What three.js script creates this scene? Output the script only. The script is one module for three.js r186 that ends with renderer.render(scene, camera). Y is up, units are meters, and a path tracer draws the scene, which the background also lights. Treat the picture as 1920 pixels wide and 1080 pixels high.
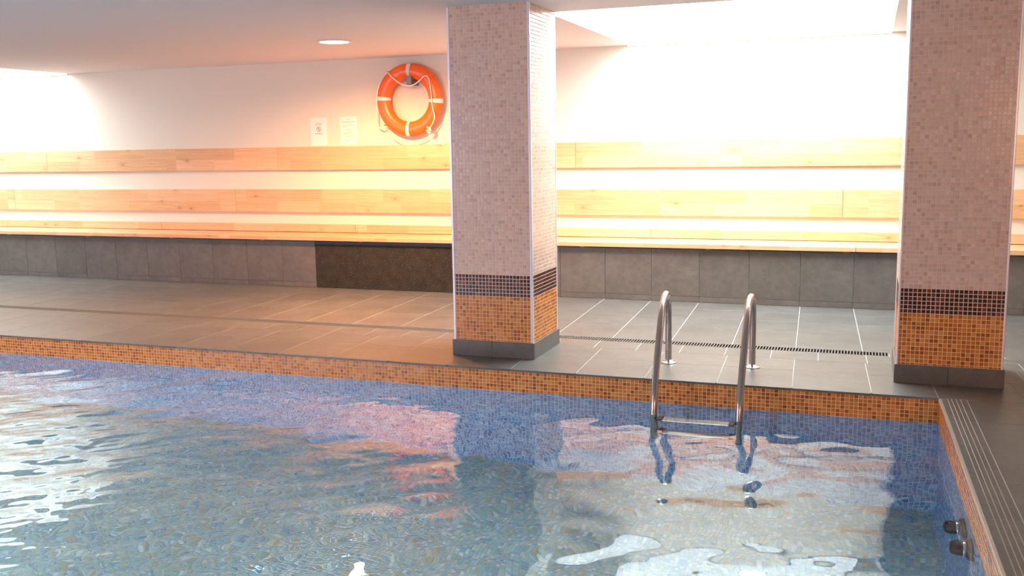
import * as THREE from 'three';
import { RoundedBoxGeometry } from 'three/addons/geometries/RoundedBoxGeometry.js';
import { mergeGeometries } from 'three/addons/utils/BufferGeometryUtils.js';
import { RectAreaLightUniformsLib } from 'three/addons/lights/RectAreaLightUniformsLib.js';

// ---------------------------------------------------------------- camera, lights, exposure
// World: x runs along the far wall, y is up from the deck, z comes towards the viewer; the pool's far right corner is the origin.
const scene = new THREE.Scene();
scene.background = new THREE.Color(0x000000);
const camera = new THREE.PerspectiveCamera(2 * Math.atan(540 / 1822.85) * 180 / Math.PI, 1920 / 1080, 0.1, 60);
camera.position.set(-0.4242, 1.4681, 5.9116);
camera.rotation.set(-0.1458, 0.3509, -0.0161, 'YXZ');
const renderer = new THREE.WebGLRenderer({ antialias: true });
renderer.toneMapping = THREE.LinearToneMapping;
renderer.toneMappingExposure = 1.03;
renderer.shadowMap.enabled = true;
renderer.shadowMap.type = THREE.PCFSoftShadowMap;
RectAreaLightUniformsLib.init();

const SKY_COLOR = new THREE.Color().setRGB(0.87, 0.98, 1.0);      // daylight in the roof openings
const SKY_LEVEL = [12.5, 7.8];
const WARM = new THREE.Color().setRGB(1.0, 0.45, 0.17);          // downlights
const BACK_COLOR = new THREE.Color().setRGB(0.84, 0.77, 1.0);    // unseen glazing behind the viewer
const UNSEEN_WALL_LAMP = new THREE.Color().setRGB(1.0, 0.50, 0.26);       // unseen wall lamp behind the viewer
const BACK_LEVEL = 8.5;
function areaLight(name, color, level, w, h, position, target) {
  const l = new THREE.RectAreaLight(color, level, w, h);
  l.name = name; l.position.set(...position); l.lookAt(...target); scene.add(l);
}

// ---------------------------------------------------------------- main measures
const CEIL = 2.401, ZW = -3.489, ZPL = -3.027, ZSEAT = -2.981, WATER = -0.1545, FLOOR = -1.6;
const POOL_X0 = -12.2, POOL_Z1 = 5.2, ROOM_X0 = -13, ROOM_X1 = 2.6, ROOM_Z1 = 8.6;
const PITCH = 0.0253, DRAIN = { z0: -1.192, z1: -1.073, x1: -0.245 };
const SKEW = 0.021;                                               // the pool's right rim runs slightly outwards
const shear = (k) => new THREE.Matrix4().set(1, 0, k, 0, 0, 1, 0, 0, 0, 0, 1, 0, 0, 0, 0, 1), skew = shear(SKEW);
const JOINTS = 0.048;                                             // so do the joints of the far deck

// ---------------------------------------------------------------- helpers
let seed = 7;
const rnd = () => { seed = (seed * 1664525 + 1013904223) >>> 0; return seed / 4294967296; };
const rr = (a, b) => a + (b - a) * rnd();
const taken = {};
function numbered(n) { const k = taken[n] = (taken[n] ?? -1) + 1; return k ? `${n}_${String(k).padStart(3, '0')}` : n; }
function mesh(name, geometry, material, parent) {
  const m = new THREE.Mesh(geometry, material);
  m.name = parent ? name : numbered(name); m.castShadow = m.receiveShadow = true; (parent ?? scene).add(m); return m;
}
function structure(name) { const g = new THREE.Group(); g.name = name; g.userData.kind = 'structure'; scene.add(g); return g; }
function thing(name, label, category, [x, y, z], group) {
  const g = new THREE.Group(); g.name = numbered(name); g.position.set(x, y, z); g.userData = { label, category };
  if (group) g.userData.group = group;
  scene.add(g); return g;
}
function box(x0, x1, y0, y1, z0, z1, r = 0) {
  const w = x1 - x0, h = y1 - y0, d = z1 - z0;
  const g = r > 0 ? new RoundedBoxGeometry(w, h, d, 2, r) : new THREE.BoxGeometry(w, h, d);
  g.translate((x0 + x1) / 2, (y0 + y1) / 2, (z0 + z1) / 2);
  return g;
}
// uv in metres from the dominant plane of each face
function metreUV(g, ox = 0, oy = 0) {
  const p = g.attributes.position, n = g.attributes.normal, uv = new Float32Array(p.count * 2);
  for (let i = 0; i < p.count; i++) {
    const ax = Math.abs(n.getX(i)), ay = Math.abs(n.getY(i)), az = Math.abs(n.getZ(i));
    if (az >= ax && az >= ay) { uv[2 * i] = p.getX(i) + ox; uv[2 * i + 1] = p.getY(i) + oy; }
    else if (ay >= ax) { uv[2 * i] = p.getX(i) + ox; uv[2 * i + 1] = p.getZ(i) + oy; }
    else { uv[2 * i] = p.getZ(i) + ox; uv[2 * i + 1] = p.getY(i) + oy; }
  }
  g.setAttribute('uv', new THREE.BufferAttribute(uv, 2)); return g;
}
const std = (o) => new THREE.MeshStandardMaterial(o);
const phys = (o) => new THREE.MeshPhysicalMaterial(o);
function hash2(x, y, s) { let h = Math.imul(x, 374761393) ^ Math.imul(y, 668265263) ^ Math.imul(s, 2246822519); h = Math.imul(h ^ (h >>> 13), 1274126177); return ((h ^ (h >>> 16)) >>> 0) / 4294967296; }
function vnoise(x, y, px, py, s) {                                   // tiling value noise
  const xi = Math.floor(x), yi = Math.floor(y), fx = x - xi, fy = y - yi, u = fx * fx * (3 - 2 * fx), v = fy * fy * (3 - 2 * fy);
  const w = (a, n) => ((a % n) + n) % n, h = (a, b) => hash2(w(a, px), w(b, py), s);
  return (h(xi, yi) * (1 - u) + h(xi + 1, yi) * u) * (1 - v) + (h(xi, yi + 1) * (1 - u) + h(xi + 1, yi + 1) * u) * v;
}
function dataTexture(w, h, srgb, f) {
  const d = new Uint8Array(w * h * 4);
  for (let y = 0; y < h; y++) for (let x = 0; x < w; x++) { const c = f(x / w, y / h, x, y); const i = 4 * (y * w + x); d[i] = c[0]; d[i + 1] = c[1]; d[i + 2] = c[2]; d[i + 3] = 255; }
  const t = new THREE.DataTexture(d, w, h); t.wrapS = t.wrapT = THREE.RepeatWrapping; t.magFilter = THREE.LinearFilter; t.minFilter = THREE.LinearMipmapLinearFilter; t.generateMipmaps = true;
  if (srgb) t.colorSpace = THREE.SRGBColorSpace; t.needsUpdate = true; return t;
}
const cl = (v) => Math.max(0, Math.min(255, v));

// ---------------------------------------------------------------- materials
const plasterBump = dataTexture(256, 256, false, (u, v) => { const n = 0.6 * vnoise(u * 64, v * 64, 64, 64, 1) + 0.4 * vnoise(u * 128, v * 128, 128, 128, 2); return [255 * n, 255 * n, 255 * n]; });
const M = {
  wall: std({ color: new THREE.Color().setRGB(0.80, 0.72, 0.61), roughness: 0.85, bumpMap: plasterBump, bumpScale: 0.0004 }),
  ceiling: std({ color: new THREE.Color().setRGB(0.78, 0.75, 0.79), roughness: 0.9 }),
  shaft: std({ color: new THREE.Color().setRGB(0.88, 0.88, 0.87), roughness: 0.9 }),
  grout: std({ color: new THREE.Color().setRGB(0.42, 0.415, 0.39), roughness: 0.8 }),
  mosaicGrout: std({ color: new THREE.Color().setRGB(0.72, 0.59, 0.52), roughness: 0.8 }),
  orangeGrout: std({ color: new THREE.Color().setRGB(0.86, 0.56, 0.29), roughness: 0.8 }),
  poolGrout: std({ color: new THREE.Color().setRGB(0.42, 0.46, 0.55), roughness: 0.8 }),
  mosaic: phys({ color: 0xffffff, roughness: 0.2, ior: 1.5 }),
  pvc: std({ color: new THREE.Color().setRGB(0.78, 0.75, 0.80), roughness: 0.28, metalness: 0.35 }),
  steel: std({ color: new THREE.Color().setRGB(0.47, 0.44, 0.43), roughness: 0.22, metalness: 1 }),
  brightSteel: std({ color: new THREE.Color().setRGB(0.80, 0.79, 0.77), roughness: 0.2, metalness: 1 }),
  blackPlastic: std({ color: new THREE.Color().setRGB(0.02, 0.018, 0.02), roughness: 0.45 }),
  grate: std({ color: new THREE.Color().setRGB(0.16, 0.15, 0.135), roughness: 0.45 }),
  buoy: std({ color: new THREE.Color().setRGB(0.92, 0.145, 0.018), roughness: 0.32 }),
  band: std({ color: new THREE.Color().setRGB(0.78, 0.76, 0.72), roughness: 0.5 }),
  rope: std({ color: new THREE.Color().setRGB(0.82, 0.78, 0.70), roughness: 0.8 }),
  bracket: std({ color: new THREE.Color().setRGB(0.20, 0.20, 0.19), roughness: 0.5, metalness: 0.3 }),
  shell: std({ color: new THREE.Color().setRGB(0.5, 0.5, 0.5), roughness: 0.9 }),
};
// stone-look porcelain: fine grain and soft clouds, four tones
const stoneTex = dataTexture(512, 512, true, (u, v) => {
  const a = vnoise(u * 6, v * 6, 6, 6, 11), b = vnoise(u * 24, v * 24, 24, 24, 12), c = vnoise(u * 180, v * 180, 180, 180, 13), s = 215 + 22 * (a - 0.5) + 20 * (b - 0.5) + 26 * (c - 0.5);
  return [cl(s), cl(s * 0.985), cl(s * 0.965)];
});
const stoneBump = dataTexture(512, 512, false, (u, v) => { const c = 0.5 * vnoise(u * 40, v * 40, 40, 40, 14) + 0.5 * vnoise(u * 160, v * 160, 160, 160, 15); return [255 * c, 255 * c, 255 * c]; });
for (const t of [stoneTex, stoneBump]) t.repeat.set(1 / 0.9, 1 / 0.9);
const stone = (k, rough, warm = 1, green = 1) => std({ map: stoneTex, bumpMap: stoneBump, bumpScale: 0.0005, color: new THREE.Color().setRGB(k, k * 0.93 * green, k * 0.86 * warm), roughness: rough });
const deckMats = [0.172, 0.182, 0.163, 0.177].map((k) => stone(k, 0.36, 1.14, 1.07));
const plinthMats = [0.19, 0.2, 0.178, 0.194].map((k) => stone(k, 0.45, 1.0));
const skirtMat = deckMats[2];

// light softwood in glued staves, with knots
function woodTexture(s) {
  const staves = [];
  for (let r = 0; r < 2; r++) { let x = 0; const row = []; while (x < 1) { const w = 0.1 + 0.22 * hash2(row.length, r, s); row.push([x, Math.min(1, x + w), hash2(row.length, r + 5, s), Math.floor(99 * hash2(row.length, r + 9, s))]); x += w; } staves.push(row); }
  const knots = []; for (let k = 0; k < 4; k++) knots.push([hash2(k, 1, s + 3), hash2(k, 2, s + 3), 0.0022 + 0.003 * hash2(k, 3, s + 3)]);
  return dataTexture(2048, 160, true, (u, v) => {
    const row = staves[v < 0.48 ? 0 : 1], st = row.find((q) => u < q[1]) ?? row[row.length - 1];
    const X = u * 3.3, Y = v * 0.25;
    let warp = 0, dark = 0;
    for (const [kx, ky, kr] of knots) { const dx = (X - kx * 3.3) * 0.55, dy = Y - ky * 0.25, q = Math.sqrt(dx * dx + dy * dy); warp += 0.022 * Math.exp(-q * q / 0.0035) * Math.sign(dy || 1); dark += 0.42 * Math.exp(-Math.pow(q / (kr * 2.4), 2)) + 0.12 * Math.exp(-Math.pow(q / 0.03, 2)); }
    const g = vnoise(u * 10, (v + warp * 3) * 26 + st[3], 10, 997, s + 20), f = vnoise(u * 120, (v + warp * 2) * 80 + st[3], 120, 997, s + 21);
    const tone = 1 + 0.10 * (st[2] - 0.5) + 0.10 * (g - 0.5) + 0.05 * (f - 0.5) - 0.5 * dark;
    return [cl(224 * Math.pow(tone, 0.75)), cl(176 * tone), cl(132 * Math.pow(tone, 1.5))];
  });
}
const woodMats = [3, 17, 41].map((s) => { const t = woodTexture(s); t.repeat.set(1 / 3.3, 1 / 0.25); return std({ map: t, roughness: 0.5 }); });
const rubberBump = dataTexture(256, 256, false, (u, v) => { const a = Math.max(0, Math.sin(u * Math.PI * 32) * Math.sin(v * Math.PI * 32)); return [255 * a, 255 * a, 255 * a]; });
const panelTex = dataTexture(256, 256, true, (u, v) => { const n = vnoise(u * 40, v * 40, 40, 40, 70), m = vnoise(u * 9, v * 9, 9, 9, 71); const s = 44 + 14 * (m - 0.5) + (n > 0.83 ? 30 * (n - 0.83) / 0.17 : 0); return [cl(s * 1.08), cl(s * 0.98), cl(s * 0.82)]; });
panelTex.repeat.set(2, 2); rubberBump.repeat.set(2, 2);
M.panel = std({ map: panelTex, bumpMap: rubberBump, bumpScale: 0.003, roughness: 0.8 });

// ---------------------------------------------------------------- room shell
{
  const far = structure('wall_far');
  mesh('plaster', metreUV(box(ROOM_X0 - 0.2, ROOM_X1 + 0.2, -1.9, CEIL + 0.02, ZW - 0.2, ZW)), M.wall, far);
  const left = structure('wall_left'); mesh('plaster', metreUV(box(ROOM_X0 - 0.2, ROOM_X0, -1.9, CEIL + 0.02, ZW, ROOM_Z1)), M.wall, left);
  const right = structure('wall_right'); mesh('plaster', metreUV(box(ROOM_X1, ROOM_X1 + 0.2, -1.9, CEIL + 0.02, ZW, ROOM_Z1)), M.wall, right);
  // near wall, behind the viewer, with an unseen window placed to light pillars and ceiling
  const near = structure('wall_near'), wx0 = -12, wx1 = -7.2, wy0 = 0.5, wy1 = 2.1;
  mesh('plaster', metreUV(mergeGeometries([box(ROOM_X0 - 0.2, wx0, -1.9, CEIL + 0.02, ROOM_Z1, ROOM_Z1 + 0.2), box(wx1, ROOM_X1 + 0.2, -1.9, CEIL + 0.02, ROOM_Z1, ROOM_Z1 + 0.2),
    box(wx0, wx1, -1.9, wy0, ROOM_Z1, ROOM_Z1 + 0.2), box(wx0, wx1, wy1, CEIL + 0.02, ROOM_Z1, ROOM_Z1 + 0.2)])), M.wall, near);
  const win = structure('window_3');
  mesh('unseen_window_pane', box(wx0, wx1, wy0, wy1, ROOM_Z1 + 0.08, ROOM_Z1 + 0.1), std({ color: 0x222222, roughness: 0.4, emissive: BACK_COLOR, emissiveIntensity: BACK_LEVEL * 0.5 }), win);
  mesh('unseen_window_frame', mergeGeometries([wx0, wx0 + 1.6, wx0 + 3.2, wx1 - 0.05].map((x) => box(x, x + 0.05, wy0, wy1, ROOM_Z1 + 0.02, ROOM_Z1 + 0.075))), M.pvc, win);
  areaLight('unseen_window_light', BACK_COLOR, BACK_LEVEL, wx1 - wx0, wy1 - wy0, [(wx0 + wx1) / 2, (wy0 + wy1) / 2, ROOM_Z1 - 0.01], [(wx0 + wx1) / 2, (wy0 + wy1) / 2, 0]);
}
// ceiling with two roof openings against the far wall
const BAYS = [[-2.62, -0.27, ZW, -0.905], [-12.2, -9.5, ZW, -0.905]];
{
  const c = structure('ceiling');
  const y0 = CEIL, y1 = CEIL + 0.22, P = (x0, x1, z0, z1) => box(x0, x1, y0, y1, z0, z1);
  mesh('slab', mergeGeometries([
    P(ROOM_X0 - 0.2, ROOM_X1 + 0.2, -0.905, ROOM_Z1 + 0.2),
    P(ROOM_X0 - 0.2, BAYS[1][0], ZW - 0.2, -0.905), P(BAYS[1][1], BAYS[0][0], ZW - 0.2, -0.905), P(BAYS[0][1], ROOM_X1 + 0.2, ZW - 0.2, -0.905),
  ]), M.ceiling, c);
  BAYS.forEach(([x0, x1, z0, z1], k) => {
    const w = structure(`window_${k + 1}`), top = 3.15;
    mesh('shaft', mergeGeometries([
      box(x0 - 0.1, x0, CEIL + 0.22, top + 0.1, z0, z1 + 0.1), box(x1, x1 + 0.1, CEIL + 0.22, top + 0.1, z0, z1 + 0.1), box(x0, x1, CEIL + 0.22, top + 0.1, z1, z1 + 0.1),
      box(x0 - 0.1, x1 + 0.1, CEIL + 0.021, top + 0.1, z0 - 0.2, z0)]), M.shaft, w);
    mesh('roof_window_pane', box(x0, x1, top, top + 0.03, z0, z1), std({ color: 0x888888, roughness: 0.5, emissive: SKY_COLOR, emissiveIntensity: SKY_LEVEL[k] * 0.4 }), w);
    mesh('window_ledge', box(x0 - 0.02, x1, CEIL - 0.012, CEIL + 0.006, z0 + 0.001, z0 + 0.022), M.shaft, w);
    areaLight('roof_window_light', SKY_COLOR, SKY_LEVEL[k], x1 - x0 - 0.02, z1 - z0 - 0.02, [(x0 + x1) / 2, top - 0.02, (z0 + z1) / 2], [(x0 + x1) / 2, 0, (z0 + z1) / 2]);
  });
}

// ---------------------------------------------------------------- deck: slab with joints, every tile a piece
{
  const f = structure('floor');
  const S = (x0, x1, z0, z1) => box(x0, x1, -1.75, -0.0009, z0, z1);
  mesh('slab', mergeGeometries([S(ROOM_X0, ROOM_X1, ZW, DRAIN.z0), S(DRAIN.x1, ROOM_X1, DRAIN.z0, DRAIN.z1), box(ROOM_X0, DRAIN.x1, -1.75, -0.072, DRAIN.z0, DRAIN.z1), S(ROOM_X0, ROOM_X1, DRAIN.z1, -0.013), S(0.013, ROOM_X1, -0.013, ROOM_Z1).applyMatrix4(skew), S(ROOM_X0, 0.013, POOL_Z1 + 0.013, ROOM_Z1), S(ROOM_X0, POOL_X0 - 0.013, -0.013, POOL_Z1 + 0.013)]), M.grout, f);
  const G = 0.0045, cache = {};
  function tile(x0, x1, z0, z1, mats, sk = 0) {
    const w = +(x1 - x0 - G).toFixed(4), d = +(z1 - z0 - G).toFixed(4); if (w < 0.02 || d < 0.02) return;
    const v = Math.floor(rnd() * 3), key = `${w}|${d}|${v}|${sk}`;
    if (!cache[key]) { const g = new RoundedBoxGeometry(w, 0.014, d, 1, 0.0012); cache[key] = metreUV(g, v * 0.37, v * 0.61); if (sk) g.applyMatrix4(shear(sk)); }
    const m = mesh('tile', cache[key], mats[Math.floor(rnd() * mats.length)], f);
    m.position.set((x0 + x1) / 2 + sk * (z0 + z1) / 2, -0.0069 + rr(-0.0002, 0.0002), (z0 + z1) / 2);
  }
  function row(z0, z1, offset, pitch, xa, xb, mats, sk = 0) {
    let x = offset - pitch * Math.ceil((offset - xa) / pitch);
    for (; x < xb; x += pitch) tile(Math.max(x, xa), Math.min(x + pitch, xb), z0, z1, mats, sk);
  }
  const X0 = POOL_X0 - 0.8, X1 = ROOM_X1;
  for (const [z0, z1] of [[ZPL, -2.66], [-2.66, -2.225], [-2.225, -1.785], [-1.785, -1.195]]) row(z0, z1, -0.36, 0.45, X0, X1, deckMats, JOINTS);
  row(-1.195, -1.07, -0.19, 0.45, -0.19, X1, deckMats, JOINTS);
  row(-1.07, -0.81, -0.345, 0.313, X0, X1, deckMats, JOINTS);
  row(-0.81, -0.47, -0.36, 0.45, X0, X1, deckMats, JOINTS);
  row(-0.47, 0.012, -0.36, 0.45, X0, 0.0, deckMats, JOINTS);
  row(-0.47, 0.0, 0.0, 0.45, 0.0, X1, deckMats, JOINTS);
  // right side of the pool, beside the grooved coping
  for (let z = 0; z < ROOM_Z1; z += 0.47) row(z, Math.min(z + 0.47, ROOM_Z1), 0.145, 0.45, 0.145, X1, deckMats, SKEW);
  for (let z = POOL_Z1 - 0.012; z < ROOM_Z1; z += 0.45) row(z, Math.min(z + 0.45, ROOM_Z1), 0, 0.9, ROOM_X0, 0.0, deckMats);
  // coping along the right edge: dark tiles with four pale grip lines let into them
  const lineX = [0.044, 0.066, 0.089, 0.112], groove = 0.0045;
  const lineMat = std({ color: new THREE.Color().setRGB(0.42, 0.36, 0.29), roughness: 0.6 });
  for (let z = 0, k = 0; z < POOL_Z1; z += 0.47, k++) {
    const z0 = z + G / 2, z1 = Math.min(z + 0.47, POOL_Z1) - G / 2, edges = [0.014, ...lineX.flatMap((x) => [x - groove / 2, x + groove / 2]), 0.1427], parts = [];
    for (let i = 0; i < edges.length; i += 2) parts.push(box(edges[i], edges[i + 1], -0.014, 0, z0, z1));
    const t = mesh('coping_tile', metreUV(mergeGeometries(parts), k * 0.2, k * 0.3).applyMatrix4(skew), deckMats[k % 3], f);
    mesh('grip_line', mergeGeometries(lineX.map((x) => box(x - groove / 2, x + groove / 2, -0.014, -0.0004, z0, z1))).applyMatrix4(skew), lineMat, t);
  }
}

// ---------------------------------------------------------------- mosaic: bevelled glass tiles set on a bed
function tileGeometry(size = 0.0216, t = 0.0014, bevel = 0.0009) {   // lies in xy, faces +z, flat facets
  const a = size / 2, b = a - bevel, P = [], N = [];
  const quad = (p, q, r, s) => { const n = new THREE.Vector3().crossVectors(new THREE.Vector3().subVectors(q, p), new THREE.Vector3().subVectors(r, p)).normalize(); for (const v of [p, q, r, p, r, s]) { P.push(v.x, v.y, v.z); N.push(n.x, n.y, n.z); } };
  const o = [[-a, -a], [a, -a], [a, a], [-a, a]].map(([x, y]) => new THREE.Vector3(x, y, 0)), i = [[-b, -b], [b, -b], [b, b], [-b, b]].map(([x, y]) => new THREE.Vector3(x, y, t));
  quad(...i); for (let k = 0; k < 4; k++) quad(o[k], o[(k + 1) % 4], i[(k + 1) % 4], i[k]);
  const g = new THREE.BufferGeometry(); g.setAttribute('position', new THREE.Float32BufferAttribute(P, 3)); g.setAttribute('normal', new THREE.Float32BufferAttribute(N, 3)); return g;
}
const TILE = 0.0216;
const tileGeo = tileGeometry();
const rgbOf = (hex) => { const c = new THREE.Color(hex); return [c.r, c.g, c.b]; };
const palette = (list) => list.map(rgbOf);
const PAL = {
  blush: palette([0xdabbaa, 0xd6b6a5, 0xddbfaf, 0xd8b9a8, 0xd3b2a1, 0xdbbdac, 0xd5b5a5, 0xcaa898]),
  dark: palette([0x42140c, 0x521d14, 0x340e08, 0x60281c, 0x46160c, 0x3c120c, 0x70382a]),
  orange: palette([0xc06c22, 0xb45e16, 0xcb7c34, 0xc06f26, 0xa75614, 0xd0863e, 0x984a10, 0xc4742a]),
  blue: palette([0x6a83aa, 0x7790b4, 0x5b74a0, 0x869dbc, 0x6e88b0, 0x516a94, 0x94a8c2, 0x617aa2]),
  floor: palette([0xa3bcc2, 0x96b3bd, 0xaebfb4, 0x8dabb8, 0xbec6b6, 0xa4b9b0, 0x99b5b0, 0xaea88c, 0x7f9fb6, 0xc8d6d4, 0x94a99e, 0xa8c4ca]),
};
const tileMats = {};
function tileMat(kind, k) { return tileMats[kind + k] ??= phys({ color: new THREE.Color().setRGB(...PAL[kind][k]), roughness: 0.2, ior: 1.5 }); }
// places: array of {p:[x,y,z], q:Quaternion, kind, k, sx, sy}
function tilePlace(p, q, kind, sx = 1, sy = 1, tilt = 0.012) {
  const t = new THREE.Quaternion().setFromEuler(new THREE.Euler(rr(-tilt, tilt), rr(-tilt, tilt), 0));
  const v = rr(0.93, 1.07);
  return { p, q: q.clone().multiply(t), kind, k: Math.floor(rnd() * PAL[kind].length), sx, sy, v };
}
function tileSingles(list, parent) {
  for (const t of list) { const m = mesh('mosaic_tile', tileGeo, tileMat(t.kind, t.k), parent); m.position.set(...t.p); m.quaternion.copy(t.q); m.scale.set(t.sx, t.sy, 1); }
}
function tileField(name, list, parent) {
  const im = new THREE.InstancedMesh(tileGeo, M.mosaic, list.length), m4 = new THREE.Matrix4(), c = new THREE.Color();
  list.forEach((t, i) => { im.setMatrixAt(i, m4.compose(new THREE.Vector3(...t.p), t.q, new THREE.Vector3(t.sx, t.sy, 1))); const p = PAL[t.kind][t.k]; im.setColorAt(i, c.setRGB(p[0] * t.v, p[1] * t.v, p[2] * t.v)); });
  im.name = name; im.userData.kind = 'stuff'; im.castShadow = im.receiveShadow = true; parent.add(im);
}
const QLS = new THREE.Quaternion().setFromEuler(new THREE.Euler(0, -Math.PI / 2 + SKEW, 0)), QF = new THREE.Quaternion(), QR = new THREE.Quaternion().setFromEuler(new THREE.Euler(0, Math.PI / 2, 0)), QL = new THREE.Quaternion().setFromEuler(new THREE.Euler(0, -Math.PI / 2, 0)),
  QB = new THREE.Quaternion().setFromEuler(new THREE.Euler(0, Math.PI, 0)), QU = new THREE.Quaternion().setFromEuler(new THREE.Euler(-Math.PI / 2, 0, 0));

// ---------------------------------------------------------------- the two mosaic pillars
const DARK0 = 0.4288, BASE_H = 0.112;
function pillar(label, x0, x1, zf, zb, cols) {
  const cx = (x0 + x1) / 2, cz = (zf + zb) / 2, g = thing('mosaic_pillar', label, 'pillar', [cx, 0, cz]);
  const hx = (x1 - x0) / 2 - 0.009, hz = (zf - zb) / 2 - 0.009, bed = 0.0035;
  mesh('bed', box(-hx + bed, hx - bed, 0, DARK0 - 0.002, -hz + bed, hz - bed), M.orangeGrout, g).userData.label = 'pale ochre joints of the lower mosaic';
  mesh('bed', box(-hx + bed, hx - bed, DARK0 - 0.002, CEIL, -hz + bed, hz - bed), M.mosaicGrout, g).userData.label = 'pale pink joints of the upper mosaic';
  // corner profiles
  const tw = hx - cols * PITCH / 2 - 0.001, tn = Math.max(0.012, tw);
  for (const [sx, sz] of [[-1, 1], [1, 1], [1, -1], [-1, -1]]) {
    const b = (u, v) => (u < v ? [u, v] : [v, u]), [ax, bx] = b(sx * (hx - tn), sx * (hx + 0.0006)), [az, bz] = b(sz * (hz - tn), sz * (hz + 0.0006));
    mesh('corner_trim', box(ax, bx, BASE_H - 0.004, CEIL - 0.001, az, bz, 0.004), M.pvc, g);
  }
  // skirting of porcelain pieces
  const so = 0.009;
  const cut = 0.30;
  for (const [ax, bx, az, bz] of [[-hx - so, -hx - so + cut, hz - 0.002, hz + so], [-hx - so + cut + 0.002, hx + so, hz - 0.002, hz + so], [-hx - so, hx + so, -hz - so, -hz + 0.002], [-hx - so, -hx + 0.002, -hz, hz - 0.003], [hx - 0.002, hx + so, -hz, hz - 0.003]])
    mesh('skirting_tile', metreUV(box(ax, bx, 0.0005, BASE_H, az, bz, 0.0015), rnd(), rnd()), skirtMat, g);
  // tiles
  const singles = [], field = [], rows0 = -Math.floor((DARK0 - BASE_H) / PITCH) - 1, rows1 = Math.ceil((CEIL - DARK0) / PITCH);
  const nz = Math.floor((2 * hz - 2 * tn) / PITCH + 0.001);
  for (const [face, n] of [['F', cols], ['R', nz], ['L', nz], ['B', cols]])
    for (let r = rows0; r < rows1; r++) for (let c = 0; c < n; c++) {
      let ya = DARK0 + r * PITCH, yb = ya + PITCH; ya = Math.max(ya, BASE_H); yb = Math.min(yb, CEIL); if (yb - ya < 0.006) continue;
      const sy = (yb - ya - 0.0037) / 0.0216, u = (c - (n - 1) / 2) * PITCH, y = (ya + yb) / 2, kind = r < 0 ? 'orange' : r < 6 ? 'dark' : 'blush', off = 0.0036;
      const [p, q] = face === 'F' ? [[u, y, hz - off], QF] : face === 'B' ? [[u, y, -hz + off], QB] : face === 'R' ? [[hx - off, y, u], QR] : [[-hx + off, y, u], QL];
      const t = tilePlace(p, q, kind, 1, sy);
      if (face === 'F' && r >= -7 && r < 6) singles.push(t); else field.push(t);
    }
  tileSingles(singles, g); tileField('mosaic_field', field, g);
  return g;
}
pillar('mosaic pillar with lavender-pink front, standing between lifebuoy and pool ladder', -3.157, -2.545, -0.309, -0.897, 22);
pillar('mosaic pillar with brownish front at the pool corner, right of the ladder', -0.234, 0.372, -0.318, -0.905, 23);

// ---------------------------------------------------------------- pool basin
{
  const b = structure('pool_basin');
  const bed = 0.0035;
  mesh('waterline_bed', mergeGeometries([box(POOL_X0 - 0.2, 0.013, WATER - 0.001, -0.0145, -0.2, 0), box(0, 0.2, WATER - 0.001, -0.0145, 0, POOL_Z1).applyMatrix4(skew), box(POOL_X0 - 0.2, 0.2, WATER - 0.001, -0.0145, POOL_Z1, POOL_Z1 + 0.2), box(POOL_X0 - 0.2, POOL_X0, WATER - 0.001, -0.0145, 0, POOL_Z1)]), M.orangeGrout, b);
  mesh('basin_bed', mergeGeometries([box(POOL_X0 - 0.2, 0.2, FLOOR - 0.2, WATER - 0.001, -0.2, 0), box(0, 0.2, FLOOR - 0.2, WATER - 0.001, 0, POOL_Z1).applyMatrix4(skew), box(POOL_X0 - 0.2, 0.2, FLOOR - 0.2, WATER - 0.001, POOL_Z1, POOL_Z1 + 0.2), box(POOL_X0 - 0.2, POOL_X0, FLOOR - 0.2, WATER - 0.001, 0, POOL_Z1), box(POOL_X0, 0.11, FLOOR - 0.2, FLOOR, 0, POOL_Z1)]), M.poolGrout, b);
  const singles = [], band = [], wallTiles = [], floorTiles = [];
  const nx = Math.floor(-POOL_X0 / PITCH), nzz = Math.floor(POOL_Z1 / PITCH), nyw = Math.floor((WATER - FLOOR) / PITCH);
  const bandRow = (r) => -0.0145 - 0.0005 - (r + 0.5) * 0.0232, bsy = 0.0197 / 0.0216;
  for (let r = 0; r < 6; r++) {
    for (let c = 0; c < nx; c++) { const t = tilePlace([-(c + 0.5) * PITCH - 0.001, bandRow(r), 0.0002], QF, 'orange', 1, bsy); (c < 50 ? singles : band).push(t); }
    for (let c = 0; c < nzz; c++) band.push(tilePlace([-0.0002 + SKEW * ((c + 0.5) * PITCH + 0.003), bandRow(r), (c + 0.5) * PITCH + 0.003], QLS, 'orange', 1, bsy));
  }
  for (let r = 0; r < nyw; r++) {
    const y = WATER - (r + 0.5) * PITCH;
    for (let c = 0; c < nx; c++) wallTiles.push(tilePlace([-(c + 0.5) * PITCH - 0.001, y, 0.0002], QF, 'blue'));
    for (let c = 0; c < nzz; c++) wallTiles.push(tilePlace([-0.0002 + SKEW * ((c + 0.5) * PITCH + 0.003), y, (c + 0.5) * PITCH + 0.003], QLS, 'blue'));
  }
  for (let c = -4; c < nx; c++) for (let r = 0; r < nzz; r++) floorTiles.push(tilePlace([-(c + 0.5) * PITCH, FLOOR + 0.0002, (r + 0.5) * PITCH], QU, 'floor'));
  tileSingles(singles, b); tileField('waterline_mosaic', band, b); tileField('wall_mosaic', wallTiles, b); tileField('floor_mosaic', floorTiles, b);
}
{ // metal edge profile along the right rim of the pool
  const t = structure('trim_1');
  mesh('profile', box(-0.002, 0.0118, -0.0142, 0.0005, 0.013, POOL_Z1, 0.001).applyMatrix4(skew), std({ color: new THREE.Color().setRGB(0.60, 0.52, 0.42), roughness: 0.35, metalness: 0.6 }), t);
}

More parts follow.
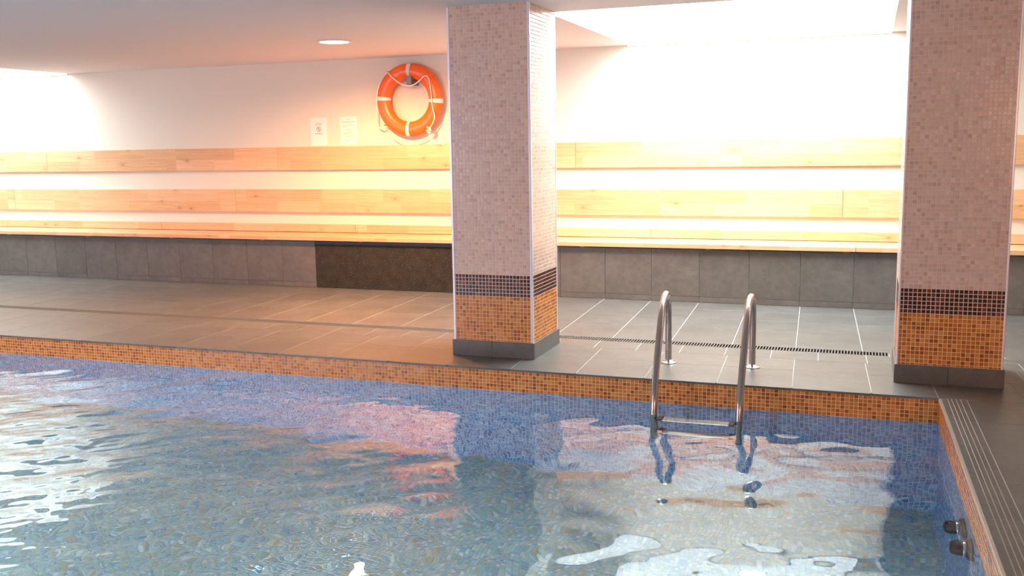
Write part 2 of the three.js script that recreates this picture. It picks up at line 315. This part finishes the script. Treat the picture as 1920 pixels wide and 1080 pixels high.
// ---------------------------------------------------------------- water: a body with a rippled surface
{
  const waves = [];
  const add = (n, l0, l1, steep) => { for (let k = 0; k < n; k++) { const l = l0 * Math.pow(l1 / l0, rnd()), a = rr(0, Math.PI * 2), kk = 2 * Math.PI / l; waves.push([kk * Math.cos(a), kk * Math.sin(a), rr(0, 6.283), steep / kk]); } };
  add(12, 0.5, 1.2, 0.0055);          // slow swell
  const nSwell = waves.length;
  add(14, 0.18, 0.45, 0.0095);           // mid ripples
  const nMid = waves.length;
  add(16, 0.07, 0.16, 0.0075);          // fine ripples
  const sm = (a, b, x) => { const t = Math.max(0, Math.min(1, (x - a) / (b - a))); return t * t * (3 - 2 * t); };
  // the water is livelier towards the left, where the inlet stirs it, and calm by the ladder
  function height(x, z) {
    const lively = sm(-2.0, -5.5, x), mid = 0.8 + 0.5 * lively, fine = 0.16 + 0.6 * sm(-1.6, -3.2, x) + 0.5 * lively;
    let h = 0;
    for (let k = 0; k < waves.length; k++) { const w = waves[k]; h += w[3] * Math.sin(w[0] * x + w[1] * z + w[2]) * (k < nSwell ? 1.3 + 0.3 * lively : k < nMid ? mid : fine); }
    return h;
  }
  const x0 = POOL_X0 - 0.01, x1 = 0.115, z0 = -0.002, z1 = POOL_Z1 + 0.01;
  // grid lines: fine where seen close
  const xs = [], zs = []; for (let x = x1; x > x0; x -= x > -6.5 ? 0.0145 : 0.026) xs.push(x); xs.push(x0); xs.reverse();
  for (let z = z0; z < z1; z += z < 3.6 ? 0.0145 : 0.05) zs.push(z); zs.push(z1);
  const nx = xs.length, nz = zs.length, P = new Float32Array(nx * nz * 3), N = new Float32Array(nx * nz * 3), I = [];
  for (let j = 0; j < nz; j++) for (let i = 0; i < nx; i++) {
    const x = xs[i], z = zs[j], k = 3 * (j * nx + i), e = 0.002, dx = (height(x + e, z) - height(x - e, z)) / (2 * e), dz = (height(x, z + e) - height(x, z - e)) / (2 * e), l = Math.hypot(dx, 1, dz);
    P[k] = x; P[k + 1] = WATER + height(x, z); P[k + 2] = z; N[k] = -dx / l; N[k + 1] = 1 / l; N[k + 2] = -dz / l;
  }
  for (let j = 0; j < nz - 1; j++) for (let i = 0; i < nx - 1; i++) { const a = j * nx + i, b = a + 1, c = a + nx, d = c + 1; I.push(a, c, b, b, c, d); }
  // skirts and bottom close the body
  const bp = [], bn = [], yb = FLOOR - 0.02;
  const rim = []; for (let i = 0; i < nx; i++) rim.push(i); for (let j = 1; j < nz; j++) rim.push(j * nx + nx - 1); for (let i = nx - 2; i >= 0; i--) rim.push((nz - 1) * nx + i); for (let j = nz - 2; j >= 0; j--) rim.push(j * nx);
  const top = (k) => new THREE.Vector3(P[3 * k], P[3 * k + 1], P[3 * k + 2]), tri = (a, b, c) => { const n = new THREE.Vector3().crossVectors(b.clone().sub(a), c.clone().sub(a)).normalize(); for (const v of [a, b, c]) { bp.push(v.x, v.y, v.z); bn.push(n.x, n.y, n.z); } };
  for (let k = 0; k + 1 < rim.length; k++) { const a = top(rim[k]), b = top(rim[k + 1]), c = a.clone().setY(yb), d = b.clone().setY(yb); tri(a, b, c); tri(b, d, c); }
  const A = new THREE.Vector3(x0, yb, z0), B = new THREE.Vector3(x1, yb, z0), C = new THREE.Vector3(x1, yb, z1), D = new THREE.Vector3(x0, yb, z1); tri(A, B, C); tri(A, C, D);
  const base = nx * nz, P2 = new Float32Array(P.length + bp.length), N2 = new Float32Array(P.length + bp.length); P2.set(P); P2.set(bp, P.length); N2.set(N); N2.set(bn, N.length);
  for (let k = 0; k < bp.length / 3; k++) I.push(base + k);
  const g = new THREE.BufferGeometry(); g.setAttribute('position', new THREE.BufferAttribute(P2, 3)); g.setAttribute('normal', new THREE.BufferAttribute(N2, 3)); g.setIndex(I);
  const m = mesh('pool_water', g, phys({ color: 0xffffff, roughness: 0, transmission: 1, thickness: 1.4, ior: 1.333, attenuationColor: new THREE.Color().setRGB(0.66, 0.90, 0.95), attenuationDistance: 5 }));
  m.userData = { label: 'clear rippled water filling the mosaic swimming pool', category: 'water', kind: 'stuff' };
}

// ---------------------------------------------------------------- drain channel across the deck
{
  const xa = ROOM_X0 + 0.002, xb = DRAIN.x1 - 0.0005, z0 = DRAIN.z0 + 0.0005, z1 = DRAIN.z1 - 0.0005, g = thing('drain_grate', 'long slotted drain grate running across the grey deck tiles', 'drain', [0, 0, 0]);
  mesh('channel', mergeGeometries([box(xa, xb, -0.0715, -0.07, z0, z1), box(xa, xb, -0.07, -0.004, z0, z0 + 0.0015), box(xa, xb, -0.07, -0.004, z1 - 0.0015, z1), box(xb - 0.0015, xb, -0.07, -0.004, z0 + 0.0015, z1 - 0.0015)]), M.grate, g);
  mesh('side_rail', box(xa, xb, -0.02, 0.0003, z0 + 0.0016, z0 + 0.0055), M.grate, g); mesh('side_rail', box(xa, xb, -0.02, 0.0003, z1 - 0.0055, z1 - 0.0016), M.grate, g);
  const bars = []; for (let x = xb - 0.002; x > xa + 0.01; x -= 0.0205) bars.push(box(x - 0.0065, x, -0.02, 0.0002, z0 + 0.0055, z1 - 0.0055));
  mesh('grate_bar', mergeGeometries(bars), M.grate, g).userData.kind = 'stuff';
}

// ---------------------------------------------------------------- bench along the far wall
{
  const pl = thing('bench_plinth', 'dark grey tiled plinth below the wooden wall bench', 'plinth', [0, 0, 0]);
  mesh('plinth_core', box(ROOM_X0, ROOM_X1, 0, 0.49, ZW + 0.022, ZPL - 0.014), M.grout, pl);
  const vx0 = -5.915, vx1 = -3.4, seen = {};
  const put = (x0, x1, y0, y1, i) => {
    const key = `${(x1 - x0).toFixed(3)}|${(y1 - y0).toFixed(3)}|${i % 3}`;
    seen[key] ??= metreUV(new RoundedBoxGeometry(x1 - x0 - 0.003, y1 - y0 - 0.003, 0.012, 1, 0.0012), (i % 3) * 0.4, (i % 3) * 0.3);
    const m = mesh('plinth_tile', seen[key], plinthMats[Math.floor(rnd() * 4)], pl); m.position.set((x0 + x1) / 2, (y0 + y1) / 2, ZPL - 0.008 + rr(-0.0004, 0.0004));
  };
  let i = 0;
  for (let x = -0.512 - 0.4475 * 28; x < ROOM_X1; x += 0.4475, i++) {
    const spans = []; const a = Math.max(x, ROOM_X0), b = Math.min(x + 0.4475, ROOM_X1); if (b - a < 0.03) continue;
    if (b <= vx0 || a >= vx1) spans.push([a, b]); else { if (a < vx0) spans.push([a, vx0]); if (b > vx1) spans.push([vx1, b]); }
    for (const [s, e] of spans) { put(s, e, 0.052, 0.49, i); put(s, e, 0.0015, 0.052, i + 1); }
  }
  const vp = thing('plinth_panel', 'black textured access panel set into the bench plinth', 'panel', [(vx0 + vx1) / 2, 0, ZPL]);
  mesh('sheet', metreUV(box((vx0 - vx1) / 2 + 0.004, (vx1 - vx0) / 2 - 0.004, 0.002, 0.462, -0.0125, 0.004, 0.003)), M.panel, vp);
  mesh('recess', box((vx0 - vx1) / 2 + 0.002, (vx1 - vx0) / 2 - 0.002, 0.462, 0.492, -0.0125, -0.009), M.blackPlastic, vp);

  const b = thing('wall_bench', 'long pale wooden bench with three backrest boards on the wall', 'bench', [0, 0, ZW]);
  const D = -ZW;
  function boards(name, joints, y0, y1, z0, z1, k0) {
    for (let k = 0; k + 1 < joints.length; k++) {
      const g = metreUV(box(joints[k] + 0.0012, joints[k + 1] - 0.0012, y0, y1, z0, z1, 0.004));
      const uv = g.attributes.uv, p = g.attributes.position, n = g.attributes.normal;
      for (let q = 0; q < uv.count; q++) { const flat = Math.abs(n.getY(q)) > 0.7; uv.setXY(q, p.getX(q) - joints[k] + k0 * 0.9 + k * 1.37, flat ? p.getZ(q) : p.getY(q) - y0); }
      mesh(name, g, woodMats[(k + k0) % 3], b);
    }
  }
  boards('backrest_board', [ROOM_X0 + 0.01, -9.91, -6.605, -3.16, 0.15, ROOM_X1 - 0.01], 1.234, 1.486, 0.002, 0.036, 0);
  boards('backrest_board', [ROOM_X0 + 0.01, -10.48, -7.19, -3.9, -0.631, ROOM_X1 - 0.01], 0.767, 1.021, 0.002, 0.036, 1);
  boards('backrest_board', [ROOM_X0 + 0.01, -8.25, -5.66, -2.4, 0.9, ROOM_X1 - 0.01], 0.550, 0.636, 0.002, 0.036, 2);
  const mid = (ZSEAT + 0.27 * 1 - 0.27 - ZW) * 0.52;
  boards('seat_board', [ROOM_X0 + 0.01, -9.2, -5.9, -2.6, 0.7, ROOM_X1 - 0.01], 0.506, 0.545, 0.002, mid, 1);
  boards('seat_board', [ROOM_X0 + 0.01, -10.4, -7.1, -3.8, -0.5, ROOM_X1 - 0.01], 0.5035, 0.545, mid + 0.004, ZSEAT - ZW, 2);
  for (let x = ROOM_X0 + 0.4; x < ROOM_X1; x += 1.2) mesh('seat_batten', box(x, x + 0.045, 0.4905, 0.506, 0.03, ZSEAT - ZW - 0.06), woodMats[0], b);
}

// ---------------------------------------------------------------- lifebuoy with its grab line and hook
{
  const C = [-4.94, 1.95, ZW + 0.072], g = thing('lifebuoy', 'orange lifebuoy ring with four white bands hanging on the wall', 'lifebuoy', C);
  const R = 0.298, a = 0.077, d = 0.056;
  function ring(t0, t1, grow, n) {
    const pts = [], nor = [], idx = [], m = 28;
    for (let i = 0; i <= n; i++) for (let j = 0; j <= m; j++) {
      const t = t0 + (t1 - t0) * i / n, s = j / m * 2 * Math.PI, r = R + (a + grow) * Math.cos(s), z = (d + grow) * Math.sin(s);
      pts.push(r * Math.cos(t), r * Math.sin(t), z); const nx = Math.cos(s) / a, nz = Math.sin(s) / d, l = Math.hypot(nx, nz); nor.push(nx / l * Math.cos(t), nx / l * Math.sin(t), nz / l);
    }
    for (let i = 0; i < n; i++) for (let j = 0; j < m; j++) { const p = i * (m + 1) + j, q = p + m + 1; idx.push(p, q, p + 1, q, q + 1, p + 1); }
    const b = new THREE.BufferGeometry(); b.setAttribute('position', new THREE.Float32BufferAttribute(pts, 3)); b.setAttribute('normal', new THREE.Float32BufferAttribute(nor, 3)); b.setIndex(idx); return b;
  }
  mesh('ring', ring(0, Math.PI * 2, 0, 96), M.buoy, g);
  for (const deg of [88, 176, 267, 357]) { const t = deg * Math.PI / 180, w = 0.062; mesh('band', ring(t - w, t + w, 0.0022, 8), M.band, g); }
  const lug = (deg) => { const t = deg * Math.PI / 180; const s = new THREE.TorusGeometry(0.02, 0.006, 8, 14); s.rotateX(Math.PI / 2); s.translate((R + a) * Math.cos(t), (R + a) * Math.sin(t), 0.012); return s; };
  for (const deg of [128, 40, 222, 308]) mesh('rope_lug', lug(deg), M.buoy, g);
  const rope = (name, pts, r = 0.0065) => mesh(name, new THREE.TubeGeometry(new THREE.CatmullRomCurve3(pts.map((p) => new THREE.Vector3(...p))), pts.length * 10, r, 8), M.rope, g);
  rope('grab_line', [[-0.225, 0.295, 0.045], [-0.165, 0.24, 0.07], [-0.09, 0.18, 0.066], [-0.01, 0.146, 0.05], [0.07, 0.15, 0.055], [0.15, 0.19, 0.068], [0.215, 0.235, 0.068], [0.25, 0.215, 0.068], [0.275, 0.08, 0.07], [0.285, -0.05, 0.07], [0.305, -0.19, 0.065], [0.27, -0.26, 0.055], [0.235, -0.3, 0.05]]);
  rope('grab_line', [[-0.225, 0.295, 0.045], [-0.29, 0.24, 0.06], [-0.335, 0.12, 0.06], [-0.36, 0.0, 0.05], [-0.37, -0.12, 0.03], [-0.385, -0.21, 0.0], [-0.375, -0.275, -0.02], [-0.335, -0.295, -0.02], [-0.285, -0.275, 0.0]]);
  rope('grab_line', [[-0.285, -0.275, 0.0], [-0.22, -0.39, -0.03], [-0.1, -0.455, -0.035], [0.02, -0.455, -0.035], [0.13, -0.42, -0.03], [0.22, -0.36, 0.0], [0.235, -0.3, 0.05]], 0.005);
  rope('loose_end', [[0.235, -0.3, 0.05], [0.225, -0.36, 0.03], [0.225, -0.41, 0.0], [0.27, -0.455, -0.025], [0.33, -0.455, -0.03], [0.385, -0.415, -0.03]], 0.005);
  rope('knot', [[0.215, -0.285, 0.055], [0.25, -0.295, 0.068], [0.255, -0.315, 0.06], [0.22, -0.315, 0.062], [0.222, -0.335, 0.05], [0.25, -0.34, 0.045]], 0.0095);
  const h = thing('lifebuoy_hook', 'grey metal hook bracket on the wall inside the lifebuoy', 'hook', [-4.915, 2.16, ZW]);
  mesh('plate', box(-0.055, 0.05, -0.06, 0.06, 0.001, 0.012, 0.003), M.bracket, h);
  mesh('arm', box(-0.03, 0.03, -0.055, -0.005, 0.012, 0.125, 0.004), M.bracket, h);
  mesh('lip', box(-0.03, 0.03, -0.05, 0.035, 0.127, 0.137, 0.003), M.bracket, h);
}

// ---------------------------------------------------------------- two printed sheets on the wall
function sheet(label, x, y0, draw) {
  const w = 0.207, h = 0.3, cv = document.createElement('canvas'); cv.width = 210; cv.height = 300; const c = cv.getContext('2d');
  c.fillStyle = '#f1eeea'; c.fillRect(0, 0, 210, 300); draw(c);
  const t = new THREE.CanvasTexture(cv); t.colorSpace = THREE.SRGBColorSpace;
  const g = new THREE.BoxGeometry(w, h, 0.001), plain = std({ color: 0xf1eeea, roughness: 0.7 });
  const m = mesh('paper_notice', g, [plain, plain, plain, plain, std({ map: t, roughness: 0.6 }), plain]);
  m.position.set(x, y0 + h / 2, ZW + 0.002); m.userData = { label, category: 'notice' };
}
const strokes = (c, y, x0, x1, col, h) => { c.fillStyle = col; for (let x = x0; x < x1;) { const w = 8 + 16 * hash2(x | 0, y | 0, 5); c.fillRect(x, y, Math.min(w, x1 - x), h); x += w + 5; } };
sheet('white paper notice with a small red pictogram, resting on the bench board', -6.083, 1.4985, (c) => {
  strokes(c, 62, 66, 146, '#a58d8d', 7); strokes(c, 76, 62, 140, '#b49c9c', 6);
  c.strokeStyle = '#d98f8f'; c.lineWidth = 7; c.beginPath(); c.arc(104, 124, 25, 0, 7); c.stroke(); c.strokeStyle = '#7b5b5b'; c.lineWidth = 10; c.beginPath(); c.moveTo(94, 106); c.lineTo(116, 142); c.stroke();
  strokes(c, 168, 60, 152, '#8f8378', 8);
});
sheet('white paper notice with lines of small text, beside the lifebuoy', -5.715, 1.503, (c) => {
  strokes(c, 28, 84, 128, '#b3aaa4', 6); for (const [y, a, b] of [[50, 26, 182], [60, 26, 176], [90, 40, 160], [106, 40, 90], [142, 74, 140], [170, 40, 160], [182, 40, 120], [206, 80, 176], [258, 40, 120]]) strokes(c, y, a, b, '#bdb4ad', 5);
});

// ---------------------------------------------------------------- pool ladder
{
  const g = thing('pool_ladder', 'stainless steel pool ladder with two curved handrails at the pool edge', 'ladder', [0, 0, 0]);
  const R = 0.0215;
  const prof = [[-0.475, 0.0], [-0.472, 0.15], [-0.468, 0.30], [-0.455, 0.40], [-0.415, 0.463], [-0.35, 0.488], [-0.27, 0.487], [-0.19, 0.462], [-0.115, 0.412], [-0.045, 0.335], [0.04, 0.225], [0.125, 0.115], [0.20, 0.01], [0.243, -0.07], [0.262, -0.16], [0.266, -0.3], [0.266, -0.45], [0.266, -0.62]];
  const fl = [];
  for (const [xr, xf, dz] of [[-1.646, -1.593, 0.0], [-1.096, -1.088, -0.012]]) {
    const pts = prof.map(([z, y], k) => new THREE.Vector3(xr + (xf - xr) * Math.min(1, Math.max(0, (k - 4) / 9)), y, z + dz));
    const rail = mesh('rail', new THREE.TubeGeometry(new THREE.CatmullRomCurve3(pts, false, 'centripetal'), 140, R, 18), M.steel, g);
    const f = new THREE.LatheGeometry([[0, 0.022], [0.024, 0.022], [0.027, 0.012], [0.046, 0.009], [0.052, 0.004], [0.052, 0.0005], [0, 0.0005]].map(([x, y]) => new THREE.Vector2(x, y)), 32); f.translate(xr, 0, prof[0][0] + dz);
    mesh('flange', f, M.brightSteel, rail);
    const cap = new THREE.SphereGeometry(R * 1.08, 16, 10); cap.translate(xf, -0.62, 0.266 + dz); mesh('end_cap', cap, M.blackPlastic, rail);
  }
  for (const y of [-0.225, -0.48]) {
    const z = 0.262, x0 = -1.571, x1 = -1.11;
    const st = mesh('step', mergeGeometries([box(x0 + 0.03, x1 - 0.03, y - 0.012, y, z - 0.045, z + 0.04, 0.004), ...[0, 1, 2].map((k) => box(x0 + 0.06, x1 - 0.06, y - 0.001, y + 0.003, z - 0.03 + k * 0.024, z - 0.021 + k * 0.024).toNonIndexed())]), M.brightSteel, g);
    for (const s of [x0, x1 - 0.032]) mesh('step_bracket', box(s, s + 0.032, y - 0.022, y + 0.012, z - 0.045, z + 0.038, 0.004), M.blackPlastic, st);
  }
}

// ---------------------------------------------------------------- water jets in the right pool wall
function jet(label, y, z) {
  const g = thing('pool_jet', label, 'jet', [SKEW * z, y, z], 'jets in the right pool wall');
  const lathe = (pts) => { const l = new THREE.LatheGeometry(pts.map(([r, h]) => new THREE.Vector2(r, h)), 32); l.rotateZ(Math.PI / 2); return l; };
  mesh('flange', lathe([[0, 0.001], [0.086, 0.001], [0.088, 0.01], [0.08, 0.02], [0.06, 0.024], [0, 0.024]]), M.blackPlastic, g);
  mesh('chrome_ring', lathe([[0.058, 0.024], [0.064, 0.024], [0.064, 0.036], [0.06, 0.04], [0.058, 0.036], [0.058, 0.024]]), M.brightSteel, g);
  mesh('nozzle', lathe([[0.057, 0.024], [0.057, 0.06], [0.05, 0.078], [0.038, 0.084], [0.03, 0.078], [0.026, 0.05], [0.026, 0.026]]), M.blackPlastic, g);
  mesh('eye', lathe([[0, 0.05], [0.018, 0.056], [0.025, 0.05], [0.025, 0.03], [0, 0.03]]), M.brightSteel, g);
}
jet('black and chrome jet fitting on the right pool wall, the farther one', -0.34, 1.43);
jet('black and chrome jet fitting on the right pool wall, the nearer one', -0.31, 1.68);

// ---------------------------------------------------------------- recessed downlights
function downlight(label, x, z, level, angle = 1.5, color = WARM) {
  const g = thing('downlight', label, 'lamp', [x, CEIL, z], 'round ceiling downlights');
  const lathe = (pts) => new THREE.LatheGeometry(pts.map(([r, h]) => new THREE.Vector2(r, h)), 40);
  mesh('rim', lathe([[0.128, -0.0005], [0.15, -0.0005], [0.15, -0.006], [0.138, -0.012], [0.128, -0.012], [0.128, -0.0005]]), M.shaft, g);
  mesh('lamp_disc', lathe([[0, -0.0005], [0.127, -0.0005], [0.127, -0.011], [0.06, -0.016], [0, -0.016]]), std({ color: 0x999999, emissive: new THREE.Color().setRGB(1.0, 0.86, 0.66), emissiveIntensity: 6 }), g);
  const s = new THREE.SpotLight(color, level, 0, angle, 0.35, 2); s.position.set(0, -0.03, 0); s.target.position.set(0, -2, 0); s.shadow.radius = 4; s.castShadow = true; s.name = 'downlight_beam';
  g.add(s); g.add(s.target);
}
downlight('lit round downlight in the ceiling in front of the lifebuoy', -4.885, -1.82, 60);
downlight('unseen round downlight over the near side of the pool, out of view to the left', -6.6, 4.4, 25);  // out of view, placed to cast warm light over the near pool

// unseen wall lamp behind the viewer, placed to warm the pillar fronts
{
  const g = thing('unseen_wall_lamp', 'unseen warm wall lamp on the near wall behind the viewer', 'lamp', [2.3, 1.75, ROOM_Z1]);
  mesh('mount', box(-0.08, 0.08, -0.14, 0.14, -0.03, -0.001, 0.004), M.brightSteel, g);
  mesh('unseen_lamp_glass', box(-0.11, 0.11, -0.12, 0.12, -0.10, -0.031, 0.012), std({ color: 0x999999, emissive: UNSEEN_WALL_LAMP, emissiveIntensity: 6 }), g);
  const l = new THREE.PointLight(UNSEEN_WALL_LAMP, 19, 0, 2); l.position.set(0, 0, -0.14); l.shadow.radius = 1; l.castShadow = true; l.name = 'unseen_wall_lamp_glow'; g.add(l);
}

// unseen underwater lamps in the near pool wall, placed to brighten basin floor and walls
const UNSEEN_POOL_LIGHT = new THREE.Color().setRGB(0.86, 0.92, 1.0);
function unseenPoolLamp(label, x, level) {
  const g = thing('unseen_pool_lamp', label, 'lamp', [x, -0.75, POOL_Z1], 'unseen underwater lamps in the near pool wall');
  const lathe = (pts) => { const l = new THREE.LatheGeometry(pts.map(([r, h]) => new THREE.Vector2(r, h)), 32); l.rotateX(-Math.PI / 2); return l; };
  mesh('rim', lathe([[0.12, 0.001], [0.15, 0.001], [0.15, 0.02], [0.135, 0.03], [0.12, 0.03], [0.12, 0.001]]), M.brightSteel, g);
  mesh('unseen_lamp_lens', lathe([[0, 0.001], [0.119, 0.001], [0.119, 0.022], [0.06, 0.034], [0, 0.038]]), std({ color: 0x999999, emissive: UNSEEN_POOL_LIGHT, emissiveIntensity: 4 }), g);
  const s = new THREE.SpotLight(UNSEEN_POOL_LIGHT, level, 0, 1.35, 0.5, 2); s.position.set(0, 0, -0.06); s.target.position.set(0, -1.5, -2.6); s.shadow.radius = 5; s.castShadow = true; s.name = 'unseen_pool_lamp_beam'; g.add(s); g.add(s.target);
}
unseenPoolLamp('unseen underwater lamp in the near pool wall, right of three', -1.6, 10);
unseenPoolLamp('unseen underwater lamp in the near pool wall, middle of three', -4.6, 33);
unseenPoolLamp('unseen underwater lamp in the near pool wall, left of three', -7.6, 33);

renderer.render(scene, camera);
